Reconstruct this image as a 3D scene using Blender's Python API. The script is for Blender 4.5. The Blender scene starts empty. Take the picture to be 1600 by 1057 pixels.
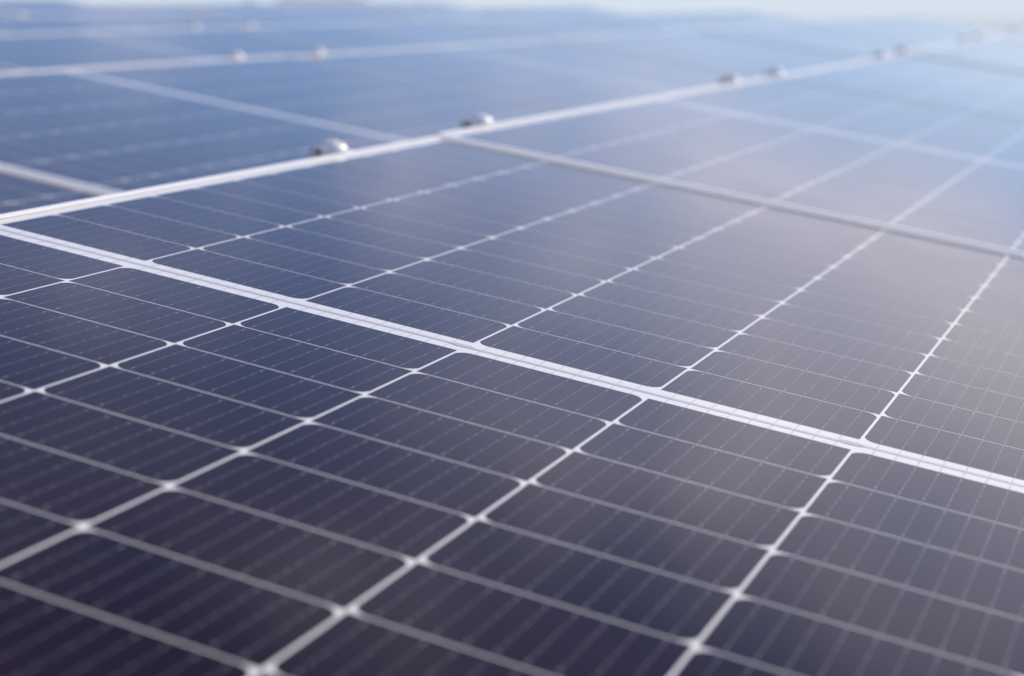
import bpy, bmesh, math, random
from mathutils import Vector, Matrix, noise

random.seed(7)
scene = bpy.context.scene
COL = scene.collection

# ------------------------------------------------------------------ frames
# "Array" coordinates: u across the module rows, v along them, n off the glass
# (metres, origin at the middle of the nearest module).  UP is the world's up
# seen from there: the rows are tilted racks on a low-pitched roof.
UP = Vector((-0.16044, 0.02337, 0.98677)).normalized()
YW = (Vector((0, 1, 0)) - UP * UP.y).normalized()
XW = YW.cross(UP).normalized()
EYE_H = 9.0                                   # array origin above the ground
A2W = Matrix((XW, YW, UP)).to_4x4()
A2W.translation = Vector((0, 0, EYE_H))

# ------------------------------------------------------------------ camera
Rm = [(0.9122760721, 0.3851919356, 0.1392104196),      # image right
      (0.2249993498, -0.1873107543, -0.9561851149),    # image down
      (-0.3422391865, 0.9036270547, -0.2575470543)]    # viewing axis
CAM_A = Vector((0.513501, -1.251568, 0.373835))
cam_d = bpy.data.cameras.new("camera")
cam = bpy.data.objects.new("camera", cam_d)
COL.objects.link(cam)
rx, dn, fw = (Vector(r).normalized() for r in Rm)
mc = Matrix((rx, -dn, -fw)).transposed().to_4x4()
mc.translation = CAM_A
cam.matrix_world = A2W @ mc
cam_d.sensor_width = 36.0
cam_d.lens = 2588.2 / 1600 * 36.0
cam_d.clip_start = 0.02
cam_d.clip_end = 3000
cam_d.dof.use_dof = True
cam_d.dof.focus_distance = 1.41
cam_d.dof.aperture_fstop = cam_d.lens / 1000 / 0.0145
cam_d.dof.aperture_blades = 0
scene.camera = cam

# ------------------------------------------------------------------ light
SUN_A = Vector((0.66, 0.40, 0.62)).normalized()        # towards the sun, array coords
SUN_W = (A2W.to_3x3() @ SUN_A).normalized()
sun_el = math.asin(SUN_W.z)
sun_az = math.atan2(SUN_W.x, SUN_W.y)
sd = bpy.data.lights.new("sun", "SUN")
sd.energy = 3.0
sd.angle = math.radians(0.5)
sd.color = (1.0, 0.945, 0.87)
sun = bpy.data.objects.new("sun", sd)
COL.objects.link(sun)
sun.rotation_mode = 'QUATERNION'
sun.rotation_quaternion = SUN_W.to_track_quat('Z', 'Y')
sun.location = (0, 0, 40)

world = bpy.data.worlds.new("World")
scene.world = world
world.use_nodes = True
nt = world.node_tree
N, L = nt.nodes, nt.links
for n_ in list(N):
    N.remove(n_)
def node(t, **k):
    a = N.new(t)
    for kk, vv in k.items():
        setattr(a, kk, vv)
    return a
def math_n(op, a, b=None, clamp=False):
    m = node('ShaderNodeMath', operation=op, use_clamp=clamp)
    for i, s in enumerate((a, b)):
        if s is None:
            continue
        if isinstance(s, (int, float)):
            m.inputs[i].default_value = s
        else:
            L.new(s, m.inputs[i])
    return m.outputs[0]
sky = node('ShaderNodeTexSky', sky_type='NISHITA', sun_disc=False)
sky.sun_elevation = sun_el
sky.sun_rotation = sun_az
sky.altitude = 50
sky.air_density = 1.15
sky.dust_density = 0.5
sky.ozone_density = 3.4
tc = node('ShaderNodeTexCoord')
sep = node('ShaderNodeSeparateXYZ')
L.new(tc.outputs['Generated'], sep.inputs[0])
n1 = node('ShaderNodeTexNoise')
n1.inputs['Scale'].default_value = 1.0
n1.inputs['Detail'].default_value = 3
n1.inputs['Roughness'].default_value = 0.5
mp = node('ShaderNodeMapping')
mp.inputs['Location'].default_value = (3.1, 5.4, 1.2)
mp.inputs['Scale'].default_value = (6.5, 6.5, 11.0)       # clouds lie flat
L.new(tc.outputs['Generated'], mp.inputs['Vector'])
L.new(mp.outputs[0], n1.inputs['Vector'])
# a bank of cumulus low in the sunward half of the sky, thinning upwards and away from it
side = (A2W.to_3x3() @ rx).normalized()
dotn = node('ShaderNodeVectorMath', operation='DOT_PRODUCT')
L.new(tc.outputs['Generated'], dotn.inputs[0])
dotn.inputs[1].default_value = side
sd_ = node('ShaderNodeMapRange', interpolation_type='SMOOTHSTEP')
sd_.inputs['From Min'].default_value = -0.16
sd_.inputs['From Max'].default_value = 0.40
L.new(dotn.outputs['Value'], sd_.inputs['Value'])
up_ = node('ShaderNodeMapRange', interpolation_type='SMOOTHSTEP')
up_.inputs['From Min'].default_value = 0.54
up_.inputs['From Max'].default_value = 0.20
L.new(sep.outputs['Z'], up_.inputs['Value'])
lo_ = node('ShaderNodeMapRange', interpolation_type='SMOOTHSTEP')
lo_.inputs['From Min'].default_value = 0.12
lo_.inputs['From Max'].default_value = 0.23
L.new(sep.outputs['Z'], lo_.inputs['Value'])
bank = math_n('MULTIPLY', sd_.outputs[0], math_n('MULTIPLY', up_.outputs[0], lo_.outputs[0]))
cover = math_n('ADD', n1.outputs['Fac'], math_n('SUBTRACT', math_n('MULTIPLY', bank, 0.62), 0.07))
mr = node('ShaderNodeMapRange', interpolation_type='SMOOTHSTEP')
mr.inputs['From Min'].default_value = 0.40
mr.inputs['From Max'].default_value = 1.0
L.new(cover, mr.inputs['Value'])
clouds = node('ShaderNodeMix', data_type='RGBA')
L.new(math_n('MULTIPLY', mr.outputs[0], 0.95), clouds.inputs['Factor'])
tint = node('ShaderNodeMix', data_type='RGBA', blend_type='MULTIPLY')   # camera's white balance leans to magenta
tint.inputs['Factor'].default_value = 1.0
L.new(sky.outputs[0], tint.inputs['A'])
tr = node('ShaderNodeMapRange', interpolation_type='SMOOTHSTEP')
tr.inputs['From Min'].default_value = 0.22
tr.inputs['From Max'].default_value = 0.55
L.new(sep.outputs['Z'], tr.inputs['Value'])
tcol = node('ShaderNodeMix', data_type='RGBA')
tcol.inputs['A'].default_value = (0.95, 0.94, 1.15, 1)
tcol.inputs['B'].default_value = (0.70, 0.46, 0.58, 1)
L.new(tr.outputs[0], tcol.inputs['Factor'])
L.new(tcol.outputs['Result'], tint.inputs['B'])
L.new(tint.outputs['Result'], clouds.inputs['A'])
clouds.inputs['B'].default_value = (7.35, 6.95, 7.8, 1)
# pale haze in the last few degrees above the horizon
hz = node('ShaderNodeMapRange', interpolation_type='SMOOTHSTEP')
hz.inputs['From Min'].default_value = 0.052
hz.inputs['From Max'].default_value = 0.024
L.new(sep.outputs['Z'], hz.inputs['Value'])
haze = node('ShaderNodeMix', data_type='RGBA')
L.new(hz.outputs[0], haze.inputs['Factor'])
L.new(clouds.outputs['Result'], haze.inputs['A'])
haze.inputs['B'].default_value = (3.85, 4.40, 4.85, 1)
bg = node('ShaderNodeBackground')
bg.inputs['Strength'].default_value = 0.15
L.new(haze.outputs['Result'], bg.inputs['Color'])
wo = node('ShaderNodeOutputWorld')
L.new(bg.outputs[0], wo.inputs['Surface'])

scene.view_settings.view_transform = 'Standard'
scene.view_settings.look = 'None'
scene.view_settings.exposure = 0.4
scene.view_settings.gamma = 1.0
scene.view_settings.use_curve_mapping = False
scene.render.engine = 'CYCLES'
scene.cycles.use_denoising = True
scene.cycles.max_bounces = 6
scene.cycles.caustics_reflective = False
scene.cycles.caustics_refractive = False

# ------------------------------------------------------------------ materials
def new_mat(name):
    m = bpy.data.materials.new(name)
    m.use_nodes = True
    return m, m.node_tree.nodes, m.node_tree.links, m.node_tree.nodes['Principled BSDF']

def glass_relief(nodes, links, b, rough):
    """the rolled, faintly dimpled, slightly dusty front glass that covers everything"""
    g = nodes.new('ShaderNodeNewGeometry')
    n = nodes.new('ShaderNodeTexNoise')
    n.inputs['Scale'].default_value = 900
    n.inputs['Detail'].default_value = 2
    links.new(g.outputs['Position'], n.inputs['Vector'])
    bp = nodes.new('ShaderNodeBump')
    bp.inputs['Strength'].default_value = 0.05
    bp.inputs['Distance'].default_value = 0.0004
    links.new(n.outputs['Fac'], bp.inputs['Height'])
    links.new(bp.outputs[0], b.inputs['Normal'])
    d = nodes.new('ShaderNodeTexNoise')
    d.inputs['Scale'].default_value = 6
    d.inputs['Detail'].default_value = 6
    links.new(g.outputs['Position'], d.inputs['Vector'])
    mr = nodes.new('ShaderNodeMapRange')
    mr.inputs['From Min'].default_value = 0.3
    mr.inputs['From Max'].default_value = 0.7
    mr.inputs['To Min'].default_value = rough - 0.03
    mr.inputs['To Max'].default_value = rough + 0.04
    links.new(d.outputs['Fac'], mr.inputs['Value'])
    links.new(mr.outputs[0], b.inputs['Roughness'])
    return g, d

GLASS_ROUGH = 0.10
# silicon cell
M_cell, n_, l_, b = new_mat("mono_silicon_under_glass")
g, d = glass_relief(n_, l_, b, GLASS_ROUGH)
oi = n_.new('ShaderNodeObjectInfo')
ramp = n_.new('ShaderNodeValToRGB')
ramp.color_ramp.elements[0].color = (0.0045, 0.0020, 0.0070, 1)
ramp.color_ramp.elements[1].color = (0.0120, 0.0036, 0.0045, 1)
tone = n_.new('ShaderNodeTexNoise'); tone.inputs['Scale'].default_value = 3.5
l_.new(g.outputs['Position'], tone.inputs['Vector'])
mixr = n_.new('ShaderNodeMath'); mixr.operation = 'MULTIPLY_ADD'; mixr.inputs[1].default_value = 0.55
l_.new(oi.outputs['Random'], mixr.inputs[0])
tsh = n_.new('ShaderNodeMapRange')
tsh.inputs['From Min'].default_value = 0.35; tsh.inputs['From Max'].default_value = 0.65
tsh.inputs['To Max'].default_value = 0.45
l_.new(tone.outputs['Fac'], tsh.inputs['Value']); l_.new(tsh.outputs[0], mixr.inputs[2])
l_.new(mixr.outputs[0], ramp.inputs['Fac'])
dust = n_.new('ShaderNodeMix'); dust.data_type = 'RGBA'
dm = n_.new('ShaderNodeMapRange')
dm.inputs['From Min'].default_value = 0.35; dm.inputs['From Max'].default_value = 0.8
dm.inputs['To Min'].default_value = 0.0; dm.inputs['To Max'].default_value = 0.012
l_.new(d.outputs['Fac'], dm.inputs['Value'])
l_.new(dm.outputs[0], dust.inputs['Factor'])
l_.new(ramp.outputs['Color'], dust.inputs['A'])
dust.inputs['B'].default_value = (0.30, 0.27, 0.25, 1)
l_.new(dust.outputs['Result'], b.inputs['Base Color'])
b.inputs['IOR'].default_value = 1.37

# backsheet
M_back, n_, l_, b = new_mat("white_backsheet_under_glass")
glass_relief(n_, l_, b, GLASS_ROUGH)
b.inputs['Base Color'].default_value = (0.73, 0.725, 0.675, 1)
b.inputs['IOR'].default_value = 1.37

# tinned copper ribbons and solder
M_rib, n_, l_, b = new_mat("tinned_ribbon_under_glass")
glass_relief(n_, l_, b, GLASS_ROUGH)
b.inputs['Base Color'].default_value = (0.19, 0.18, 0.20, 1)
M_pad, n_, l_, b = new_mat("solder_pad_under_glass")
glass_relief(n_, l_, b, GLASS_ROUGH)
b.inputs['Base Color'].default_value = (0.40, 0.385, 0.39, 1)
M_bus, n_, l_, b = new_mat("bus_ribbon_under_glass")
glass_relief(n_, l_, b, GLASS_ROUGH)
b.inputs['Base Color'].default_value = (0.46, 0.50, 0.52, 1)

def metal(name, col, metallic, rough, scale=(1, 40, 40)):
    m, n_, l_, b = new_mat(name)
    b.inputs['Base Color'].default_value = (*col, 1)
    b.inputs['Metallic'].default_value = metallic
    t = n_.new('ShaderNodeTexCoord')
    mp = n_.new('ShaderNodeMapping'); mp.inputs['Scale'].default_value = scale
    no = n_.new('ShaderNodeTexNoise'); no.inputs['Scale'].default_value = 30
    no.inputs['Detail'].default_value = 4
    l_.new(t.outputs['Object'], mp.inputs[0]); l_.new(mp.outputs[0], no.inputs['Vector'])
    mr = n_.new('ShaderNodeMapRange')
    mr.inputs['To Min'].default_value = rough - 0.08
    mr.inputs['To Max'].default_value = rough + 0.10
    l_.new(no.outputs['Fac'], mr.inputs['Value']); l_.new(mr.outputs[0], b.inputs['Roughness'])
    return m
M_frame = metal("anodised_aluminium", (0.93, 0.93, 0.90), 0.08, 0.42)
M_clamp = metal("cast_aluminium", (0.74, 0.725, 0.71), 0.35, 0.45)
M_steel = metal("galvanised_steel", (0.42, 0.43, 0.44), 0.7, 0.5)
M_dark = metal("dark_grey_cap", (0.50, 0.485, 0.47), 0.0, 0.6)

def noisy(name, c1, c2, scale, rough=0.9, bump=0.3, dist=0.02):
    m, n_, l_, b = new_mat(name)
    t = n_.new('ShaderNodeNewGeometry')
    no = n_.new('ShaderNodeTexNoise'); no.inputs['Scale'].default_value = scale
    no.inputs['Detail'].default_value = 8
    l_.new(t.outputs['Position'], no.inputs['Vector'])
    r = n_.new('ShaderNodeValToRGB')
    r.color_ramp.elements[0].position = 0.3; r.color_ramp.elements[1].position = 0.7
    r.color_ramp.elements[0].color = (*c1, 1); r.color_ramp.elements[1].color = (*c2, 1)
    l_.new(no.outputs['Fac'], r.inputs['Fac']); l_.new(r.outputs['Color'], b.inputs['Base Color'])
    b.inputs['Roughness'].default_value = rough
    bp = n_.new('ShaderNodeBump'); bp.inputs['Strength'].default_value = bump
    bp.inputs['Distance'].default_value = dist
    l_.new(no.outputs['Fac'], bp.inputs['Height']); l_.new(bp.outputs[0], b.inputs['Normal'])
    return m
M_roof = noisy("roof_membrane", (0.26, 0.26, 0.25), (0.36, 0.36, 0.35), 3)
M_wall = noisy("rendered_wall", (0.40, 0.38, 0.34), (0.46, 0.44, 0.40), 2)
M_ground = noisy("dry_grass_ground", (0.06, 0.08, 0.03), (0.13, 0.12, 0.07), 0.05)
M_bark = noisy("bark", (0.07, 0.055, 0.04), (0.14, 0.11, 0.08), 12)
M_leaf = noisy("leaves", (0.05, 0.08, 0.03), (0.10, 0.13, 0.05), 1.5, 0.7, 0.0)
M_beige = noisy("beige_render", (0.42, 0.36, 0.27), (0.50, 0.43, 0.33), 1)
M_tile = noisy("clay_tile", (0.45, 0.44, 0.42), (0.52, 0.50, 0.47), 2)
M_pane, n_, l_, b = new_mat("window_glass")
b.inputs['Base Color'].default_value = (0.02, 0.025, 0.03, 1); b.inputs['Roughness'].default_value = 0.05

# ------------------------------------------------------------------ helpers
def box(bm, x0, x1, y0, y1, z0, z1, mat=0):
    vs = [bm.verts.new(p) for p in ((x0, y0, z0), (x1, y0, z0), (x1, y1, z0), (x0, y1, z0),
                                    (x0, y0, z1), (x1, y0, z1), (x1, y1, z1), (x0, y1, z1))]
    for f in ((3, 2, 1, 0), (4, 5, 6, 7), (0, 1, 5, 4), (1, 2, 6, 5), (2, 3, 7, 6), (3, 0, 4, 7)):
        fc = bm.faces.new([vs[i] for i in f]); fc.material_index = mat
    return vs
def prism(bm, pts, z0, z1):
    a = [bm.verts.new((x, y, z0)) for x, y in pts]
    c = [bm.verts.new((x, y, z1)) for x, y in pts]
    bm.faces.new(c)
    bm.faces.new(a[::-1])
    n = len(pts)
    for i in range(n):
        bm.faces.new((a[i], a[(i + 1) % n], c[(i + 1) % n], c[i]))
def cyl(bm, cx, cy, z0, z1, r, n=12, r2=None):
    r2 = r if r2 is None else r2
    a = [bm.verts.new((cx + r * math.cos(2 * math.pi * i / n), cy + r * math.sin(2 * math.pi * i / n), z0)) for i in range(n)]
    c = [bm.verts.new((cx + r2 * math.cos(2 * math.pi * i / n), cy + r2 * math.sin(2 * math.pi * i / n), z1)) for i in range(n)]
    bm.faces.new(c); bm.faces.new(a[::-1])
    for i in range(n):
        bm.faces.new((a[i], a[(i + 1) % n], c[(i + 1) % n], c[i]))
def mesh(name, bm, *mats):
    me = bpy.data.meshes.new(name)
    bm.to_mesh(me); bm.free()
    for m in mats:
        me.materials.append(m)
    return me
def bevel(bm, w, seg=2):
    bmesh.ops.bevel(bm, geom=list(bm.edges), offset=w, segments=seg, affect='EDGES', clamp_overlap=True)
def link(name, me, parent=None, loc=None, kind=None):
    o = bpy.data.objects.new(name, me)
    COL.objects.link(o)
    if parent is not None:
        o.parent = parent
    if loc is not None:
        o.location = loc
    if kind:
        o['kind'] = kind
    return o
def thing(name, mw, label, cat, group=None):
    o = bpy.data.objects.new(name, None)
    COL.objects.link(o)
    o.empty_display_size = 0.1
    o.matrix_world = mw
    o['label'] = label; o['category'] = cat
    if group:
        o['group'] = group
    return o

# ------------------------------------------------------------------ setting: roof, building, ground
DU, DH = -1.401, -0.176                       # from one row to the next
ROOF_N = Vector((-0.176, 0, 1.401)).normalized()
ROOF_R = Vector((1.401, 0, 0.176)).normalized()
ROOF_P = Vector((0.53, 0, -0.165))
mr_ = Matrix((ROOF_R, Vector((0, 1, 0)), ROOF_N)).transposed().to_4x4()
mr_.translation = ROOF_P
ROOF_W = A2W @ mr_
bm = bmesh.new()
box(bm, -10.2, 2.2, -4.0, 13.68, -0.25, 0.0)
roof = link('roof', mesh('roof', bm, M_roof), kind='structure')
roof.matrix_world = ROOF_W
bm = bmesh.new()                              # walls of the building we stand on
cs = [ROOF_W @ Vector(p) for p in ((-10.0, -3.8, -0.26), (2.0, -3.8, -0.26), (2.0, 13.5, -0.26), (-10.0, 13.5, -0.26))]
a = [bm.verts.new(c) for c in cs]
d_ = [bm.verts.new((c.x, c.y, 0.0)) for c in cs]
for i in range(4):
    bm.faces.new((d_[i], d_[(i + 1) % 4], a[(i + 1) % 4], a[i]))
bm.faces.new(a)
link('building_wall', mesh('building_wall', bm, M_wall), kind='structure')
bm = bmesh.new()
vs = [bm.verts.new(p) for p in ((-1500, -1500, 0), (1500, -1500, 0), (1500, 1500, 0), (-1500, 1500, 0))]
bm.faces.new(vs)
link('ground', mesh('ground', bm, M_ground), kind='structure')

# ------------------------------------------------------------------ the solar panel
PU, PV, G = 0.168, 0.08484, 0.0313            # cell pitch across / along, centre gap
CW, CL = 0.1656, 0.08335                       # half cell
HALF_U, HALF_V = 0.527, 1.0450
PITCH = 2.096
def cell_outline(side):
    """half of a pseudo-square wafer: two corners cut by the wafer's round edge, on the side (+1/-1)"""
    hx, hy, c = CW / 2, CL / 2, 0.0092
    arc = [(hx, hy - c), (hx - c * 0.30, hy - c * 0.44), (hx - c * 0.66, hy - c * 0.15), (hx - c * 1.12, hy)]
    pts = [(-hx, -hy), (hx, -hy)] + arc + [(-x, y) for x, y in arc[::-1]]
    if side < 0:
        pts = [(x, -y) for x, y in pts][::-1]
    return pts
def cell_mesh(side):
    bm = bmesh.new()
    prism(bm, cell_outline(side), 0.00002, 0.00010)
    return mesh('solar_cell', bm, M_cell)
ME_CELL = {1: cell_mesh(1), -1: cell_mesh(-1)}
def cell_spots():
    for c in range(6):
        x = (c - 2.5) * PU
        for half in (-1, 1):
            # chamfers: columns alternate, and the two halves mirror each other
            up = (c % 2 == 1)
            s = (1 if up else -1) if half < 0 else (-1 if up else 1)
            for k in range(12):
                yield x, half * (G / 2 + (k + 0.5) * PV), s
bm = bmesh.new()
for x, y, s in cell_spots():
    prism(bm, [(px + x, py + y) for px, py in cell_outline(s)], 0.00002, 0.00010)
ME_CELLS = mesh('solar_cells', bm, M_cell)

def ribbons():
    """nine wires per column, each half of the module strung on its own, running out into the centre gap"""
    bm = bmesh.new()
    w = 0.00015
    for c in range(6):
        for i in range(9):
            x = (c - 2.5) * PU + (i - 4) * CW / 9.6
            for h in (-1, 1):
                y0, y1 = sorted((h * 0.0026, h * (G / 2 + 12 * PV - 0.002)))
                box(bm, x - w, x + w, y0, y1, 0.00011, 0.00016)
    return mesh('ribbons', bm, M_rib)
ME_RIB = ribbons()
def pads():
    bm = bmesh.new()
    rnd = random.Random(3)
    for x, y, s in cell_spots():
        for i in range(9):
            px = x + (i - 4) * CW / 9.6
            for j in range(6):
                py = y + (j - 2.5) * CL / 6.2
                l = 0.0016 if j in (0, 5) else 0.0007
                w = 0.00030 * rnd.uniform(0.8, 1.35)
                if rnd.random() < (0.04 if j in (0, 5) else 0.30):
                    continue
                py += rnd.uniform(-1, 1) * 0.0006
                v = [bm.verts.new(p) for p in ((px - w, py - l, 0.00019), (px + w, py - l, 0.00019), (px + w, py + l, 0.00019), (px - w, py + l, 0.00019))]
                bm.faces.new(v)
    return mesh('solder_pads', bm, M_pad)
ME_PAD = pads()
def centre_bus():
    """flat collector ribbons in the white centre gap, lapping at the junction boxes"""
    bm = bmesh.new()
    segs = [(-3 * PU + 0.012, 0.006), (0.0 - 0.010, 2 * PU + 0.004), (2 * PU - 0.014, 3 * PU - 0.010)]
    for i, (x0, x1) in enumerate(segs):
        dy = (0.0008, -0.0012, 0.0010)[i]
        box(bm, x0, x1, dy - 0.0024, dy + 0.0024, 0.00018, 0.00024 + 0.00005 * (i % 2))
    return mesh('collector_ribbon', bm, M_bus)
ME_BUS = centre_bus()
def lead():
    """the folded lead that dips through the backsheet to a junction box"""
    bm = bmesh.new()
    n = 14
    ring_o = [(0.0115 * math.cos(t), 0.0042 * math.sin(t)) for t in (2 * math.pi * i / n for i in range(n))]
    ring_i = [(x * 0.80, y * 0.72) for x, y in ring_o]
    a = [bm.verts.new((x, y, 0.00032)) for x, y in ring_o]
    c = [bm.verts.new((x, y, 0.00044)) for x, y in ring_i]
    for i in range(n):
        bm.faces.new((a[i], a[(i + 1) % n], c[(i + 1) % n], c[i]))
    for x in (-0.005, 0.0035):
        box(bm, x - 0.0022, x + 0.0022, -0.0036, 0.0018, 0.00034, 0.00040)
    return mesh('ribbon_lead', bm, M_bus)
ME_LEAD = lead()
bm = bmesh.new()
box(bm, -HALF_U + 0.004, HALF_U - 0.004, -HALF_V + 0.004, HALF_V - 0.004, -0.0045, 0.0)
ME_BACK = mesh('backsheet', bm, M_back)
LIP, FT, FB = 0.0105, 0.0018, -0.0326
def rail_long(s):
    bm = bmesh.new()
    x0, x1 = sorted((s * HALF_U, s * (HALF_U - LIP)))
    box(bm, x0, x1, -HALF_V, HALF_V, 0.0012, FT)
    xa, xb = sorted((s * HALF_U, s * (HALF_U - 0.0022)))
    box(bm, xa, xb, -HALF_V, HALF_V, FB, 0.0011)
    xa, xb = sorted((s * (HALF_U - 0.0023), s * (HALF_U - 0.028)))
    box(bm, xa, xb, -HALF_V, HALF_V, FB, FB + 0.002)
    return mesh('frame_rail', bm, M_frame)
def rail_short(s):
    bm = bmesh.new()
    X = HALF_U - LIP - 0.0002
    y0, y1 = sorted((s * HALF_V, s * (HALF_V - LIP * 0.6)))
    box(bm, -X, X, y0, y1, 0.0010, FT - 0.0002)
    ya, yb = sorted((s * HALF_V, s * (HALF_V - 0.0022)))
    X2 = HALF_U - 0.0024
    box(bm, -X2, X2, ya, yb, FB + 0.0021, 0.0009)
    return mesh('frame_rail', bm, M_frame)
ME_FR = [rail_long(-1), rail_long(1), rail_short(-1), rail_short(1)]
bm = bmesh.new()
box(bm, -0.045, 0.045, -0.035, 0.035, -0.024, -0.0047)
bevel(bm, 0.003)
ME_JB = mesh('junction_box', bm, M_dark)

ORD = ['first', 'second', 'third', 'fourth', 'fifth', 'sixth', 'seventh', 'eighth']
ROWN = ['front row', 'second row', 'third row', 'fourth row', 'fifth row', 'sixth row']
# joints along v of each row, number of modules from the first one in view
ROWS = [(-1.048, 7), (-1.172, 7), (0.770, 6), (2.600, 5), (4.600, 4), (5.080, 2)]
LIFT = {(0, 0): (0, 0), (0, 1): (0.0035, -0.0015), (0, 2): (-0.003, -0.006), (0, 3): (-0.0025, 0.001),
        (1, 0): (0, 0), (1, 1): (0.0055, 0.001), (1, 2): (-0.002, -0.004)}
DETAIL = {(0, 0), (0, 1), (1, 0), (1, 1)}
rnd = random.Random(11)
def panel_matrix(r, i):
    v0 = ROWS[r][0] + i * PITCH
    h0, h1 = LIFT.get((r, i), (rnd.uniform(-0.003, 0.003), rnd.uniform(-0.003, 0.003)))
    tilt = math.atan2(h1 - h0, PITCH)
    m = Matrix.Translation(Vector((DU * r, v0 + PITCH / 2, DH * r + (h0 + h1) / 2))) @ Matrix.Rotation(tilt, 4, 'X')
    return A2W @ m
def label_for(r, i, n):
    if (r, i) == (0, 0):
        return "large dark blue solar panel filling the foreground, crossed by a sharp wide white centre line"
    if (r, i) == (0, 1):
        return "solar panel beyond the foreground one in the front row, its centre line leaving at right"
    if r == 1 and i == 0:
        return "solar panel cut by the left edge, below the double frame line in the second row"
    if r == 1 and i == 1:
        return "blurred solar panel with dotted cell corners, at upper left behind the nearest long white frame"
    if i == n - 1:
        return f"pale reflecting solar panel at the far end of the {ROWN[r]}"
    return f"out of focus blue solar panel, {ORD[i]} from the camera's end of the {ROWN[r]}"
PANELS = {}
for r, (v0, n) in enumerate(ROWS):
    for i in range(n):
        p = thing('solar_panel', panel_matrix(r, i), label_for(r, i, n), 'solar panel', 'solar panels on tilted racks')
        PANELS[r, i] = p
        link('backsheet', ME_BACK, p)
        for me in ME_FR:
            link('frame_rail', me, p)
        if (r, i) in DETAIL:
            for x, y, s in cell_spots():
                link('solar_cell', ME_CELL[s], p, (x, y, 0))
        else:
            link('solar_cells', ME_CELLS, p, kind='stuff')
        link('ribbons', ME_RIB, p, kind='stuff')
        link('solder_pads', ME_PAD, p, kind='stuff')
        link('collector_ribbon', ME_BUS, p)
        if (r, i) in DETAIL:
            for x in (0.0, 2 * PU):
                link('ribbon_lead', ME_LEAD, p, (x - 0.004, 0, 0))
            for x in (-2 * PU, 0, 2 * PU):
                link('junction_box', ME_JB, p, (x, 0, 0))

# ------------------------------------------------------------------ mounting rails with end clamps
def rail_meshes():
    bm = bmesh.new()                          # hollow C-rail, along u
    t = 0.003
    y = 0.019
    z0, z1 = FB - 0.041, FB - 0.0005
    box(bm, -0.595, 0.590, -y, -y + t, z0, z1)
    box(bm, -0.595, 0.590, y - t, y, z0, z1)
    box(bm, -0.595, 0.590, -y + t + 0.0001, y - t - 0.0001, z0, z0 + t)
    a = mesh('rail', bm, M_frame)
    bm = bmesh.new()                          # end clamp: upright block and a jaw over the frame
    prof = [(0.0150, FB), (0.0150, 0.0025), (0.0147, 0.0062), (0.0135, 0.0093), (0.0112, 0.0115), (0.0080, 0.0125)]
    rings = [[bm.verts.new((-0.0205 + 1.28 * q * math.cos(t * math.pi / 12), q * math.sin(t * math.pi / 12), z)) for t in range(24)] for q, z in prof]
    for a_, b_ in zip(rings, rings[1:]):
        for t in range(24):
            bm.faces.new((a_[t], a_[(t + 1) % 24], b_[(t + 1) % 24], b_[t])).smooth = True
    bm.faces.new(rings[-1]); bm.faces.new(rings[0][::-1])
    box(bm, -0.0030, 0.0060, -0.0120, 0.0120, FT + 0.0004, 0.0038)
    c = mesh('end_clamp', bm, M_clamp)
    bm = bmesh.new()                          # dark end cap and lock nut behind the clamp
    box(bm, -0.0520, -0.0400, -0.0130, 0.0130, FB - 0.0004, -0.0010)
    bevel(bm, 0.002, 2)
    e = mesh('end_cap', bm, M_dark)
    bm = bmesh.new()
    cyl(bm, -0.0205, 0, 0.0126, 0.0142, 0.0062, 6, 0.0056)
    bevel(bm, 0.0006, 1)
    d = mesh('bolt_head', bm, M_clamp)
    return a, c, d, e
ME_RAIL, ME_CL, ME_BOLT, ME_CAP = rail_meshes()
def leg_mesh(h):
    bm = bmesh.new()
    box(bm, -0.02, 0.02, -0.026, -0.021, -h, 0.0)
    box(bm, -0.02, 0.02, -0.0209, 0.0205, -h, -h + 0.005)
    box(bm, -0.045, 0.045, 0.0206, 0.060, -h, -h + 0.005)
    return mesh('leg', bm, M_steel)
CL_V = {0: [0.760, 1.262, 2.828, 3.294, 4.886, 5.334],
        1: [2.780, 3.246], 2: [4.726, 5.156], 3: [4.95, 5.366]}
LEGS = {}
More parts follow.
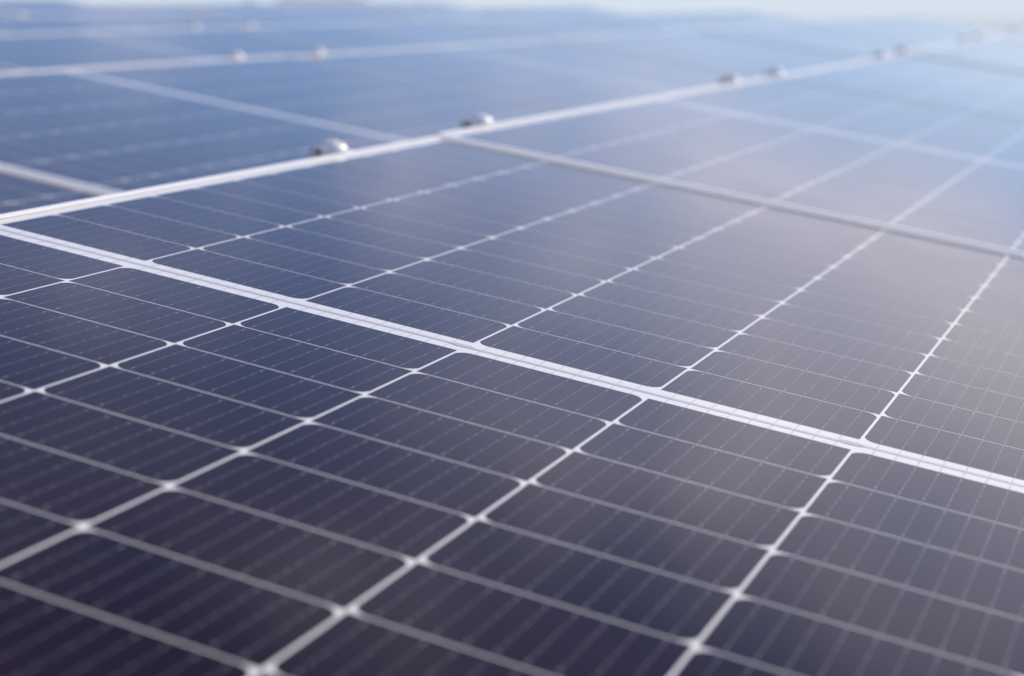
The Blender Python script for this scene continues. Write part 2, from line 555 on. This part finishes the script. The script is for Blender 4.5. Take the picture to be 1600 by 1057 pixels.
for r, (v0, n) in enumerate(ROWS):
    spots = list(CL_V.get(r, []))
    for i in range(n):
        for d_ in (0.21, PITCH - 0.28):
            v = v0 + i * PITCH + d_
            if all(abs(v - s) > 0.3 for s in spots):
                spots.append(v)
    spots.sort()
    for j, v in enumerate(spots):
        i = min(n - 1, max(0, int((v - v0) // PITCH)))
        pm = A2W.inverted() @ PANELS[r, i].matrix_world
        loc = pm.inverted() @ Vector((DU * r, v, DH * r))
        m = A2W @ pm @ Matrix.Translation(Vector((0, loc.y, 0)))
        if r == 0 and abs(v - 0.76) < 0.01:
            lab = "bright end clamp nearest the camera on the upper edge of the foreground panel"
        elif r == 0 and abs(v - 1.262) < 0.01:
            lab = "second bright end clamp on the front row's upper edge, just past the frame joint"
        else:
            lab = f"aluminium mounting rail, {j + 1 if j > 7 else ORD[j]}{'th' if j > 7 else ''} along the {ROWN[r]}'s upper edge"
        t = thing('mounting_rail', m, lab, 'mounting rail', 'rails and clamps under the solar panels')
        link('rail', ME_RAIL, t)
        for s in ((1, -1) if (r == 0 or v in CL_V.get(r, [])) else ()):
            c = link('end_clamp', ME_CL, t)
            c.matrix_local = Matrix.Translation(Vector((-s * HALF_U, 0, 0))) @ Matrix.Rotation(0 if s > 0 else math.pi, 4, 'Z')
            link('bolt_head', ME_BOLT, c)
            link('end_cap', ME_CAP, c)
        for x in (-0.44, 0.44):
            foot = (A2W.inverted() @ m) @ Vector((x, 0, FB - 0.041))
            hgt = (foot - ROOF_P).dot(ROOF_N) / (ROOF_N.z)
            key = round(hgt, 3)
            if key not in LEGS:
                LEGS[key] = leg_mesh(key)
            link('leg', LEGS[key], t, (x, 0, FB - 0.041))

# ------------------------------------------------------------------ far surroundings
cw = cam.matrix_world.translation
fwd_w = (A2W.to_3x3() @ fw); fwd_w.z = 0; fwd_w.normalize()
rgt_w = Vector((fwd_w.y, -fwd_w.x, 0))
def spot(az_deg, dist):
    a_ = math.radians(az_deg)
    p = cw + (fwd_w * math.cos(a_) + rgt_w * math.sin(a_)) * dist
    return Vector((p.x, p.y, 0))
def tree_meshes(seed, H, R):
    rd = random.Random(seed)
    bm = bmesh.new()
    cyl(bm, 0, 0, 0, H * 0.62, H * 0.028, 9, H * 0.010)
    tips = []
    for k in range(11):
        a_ = k * 2.4 + rd.uniform(-.3, .3)
        z0 = H * rd.uniform(0.28, 0.58)
        p0 = Vector((0, 0, z0))
        p1 = Vector((math.cos(a_) * R * rd.uniform(.45, .8), math.sin(a_) * R * rd.uniform(.45, .8), min(H * 0.93, z0 + H * rd.uniform(.12, .34))))
        tips.append(p1)
        d0 = (p1 - p0).normalized(); q = d0.orthogonal().normalized(); w = d0.cross(q)
        ring = []
        for pp, rr in ((p0, H * 0.010), (p1, H * 0.003)):
            ring.append([bm.verts.new(pp + (q * math.cos(t) + w * math.sin(t)) * rr) for t in (0, 1.57, 3.14, 4.71)])
        for i in range(4):
            bm.faces.new((ring[0][i], ring[0][(i + 1) % 4], ring[1][(i + 1) % 4], ring[1][i]))
    trunk = mesh('trunk', bm, M_bark)
    bm = bmesh.new()
    tips += [Vector((rd.uniform(-.3, .3) * R, rd.uniform(-.3, .3) * R, H * rd.uniform(.7, .93))) for _ in range(7)]
    for tp in tips:
        cr = R * rd.uniform(.28, .5)
        for _ in range(260):
            v = Vector((rd.gauss(0, 1), rd.gauss(0, 1), rd.gauss(0, .8))).normalized() * cr * rd.random() ** .4
            c = tp + v
            s = rd.uniform(.10, .24)
            n = Vector((rd.gauss(0, 1), rd.gauss(0, 1), rd.gauss(0, 1))).normalized()
            q = n.orthogonal().normalized(); w = n.cross(q)
            bm.faces.new([bm.verts.new(c + q * s), bm.verts.new(c + w * s * .5), bm.verts.new(c - q * s), bm.verts.new(c - w * s * .5)])
    return trunk, mesh('crown', bm, M_leaf)
def tree(label, az, dist, H, R, seed):
    tr, cr = tree_meshes(seed, H, R)
    t = thing('leafy_tree', Matrix.Translation(spot(az, dist)), label, 'tree', 'trees beyond the roof')
    link('trunk', tr, t); link('crown', cr, t)
# azimuth from the view axis, positive to the right (1 px of the 1600 = 0.022 deg)
tree("hazy tree standing beyond the roof at the far right edge", 18.0, 95, 10.7, 2.6, 1)
tree("tree beside the beige house, on its left", -7.5, 88, 11.8, 2.6, 4)
tree("tree beside the beige house, on its right", -5.4, 84, 11.0, 2.0, 5)
hm = Matrix.Translation(spot(-6.35, 92)) @ Matrix.Rotation(math.atan2(-fwd_w.x, fwd_w.y), 4, 'Z')
house = thing('beige_house', hm, "distant beige house with a pale roof beyond the far panels", 'house')
bm = bmesh.new(); box(bm, -1.9, 1.9, -2.5, 2.5, 0, 10.9); link('wall', mesh('wall', bm, M_beige), house)
bm = bmesh.new()
vs = [bm.verts.new(p) for p in ((-2.3, -2.9, 10.91), (2.3, -2.9, 10.91), (2.3, 2.9, 10.91), (-2.3, 2.9, 10.91), (-2.3, 0, 11.5), (2.3, 0, 11.5))]
for f_ in ((0, 1, 5, 4), (2, 3, 4, 5), (1, 2, 5), (3, 0, 4), (3, 2, 1, 0)):
    bm.faces.new([vs[k] for k in f_])
link('roof', mesh('roof', bm, M_tile), house)
bm = bmesh.new(); box(bm, -0.45, 0.45, -2.53, -2.502, -0.6, 0.6); ME_W = mesh('window', bm, M_pane)
for x in (-1.0, 1.0):
    for z in (2.2, 5.2, 8.6):
        link('window', ME_W, house, (x, 0, z))

# ------------------------------------------------------------------ haze
bm = bmesh.new()
box(bm, -1600, 1600, -1600, 1600, -1.0, 13.5)
hm_ = bpy.data.materials.new('haze'); hm_.use_nodes = True
hn = hm_.node_tree.nodes; hn.clear()
pv = hn.new('ShaderNodeVolumePrincipled'); ho = hn.new('ShaderNodeOutputMaterial')
pv.inputs['Color'].default_value = (0.92, 0.95, 0.95, 1)
pv.inputs['Density'].default_value = 0.0016
hm_.node_tree.links.new(pv.outputs[0], ho.inputs['Volume'])
link('haze', mesh('haze', bm, hm_), kind='stuff')
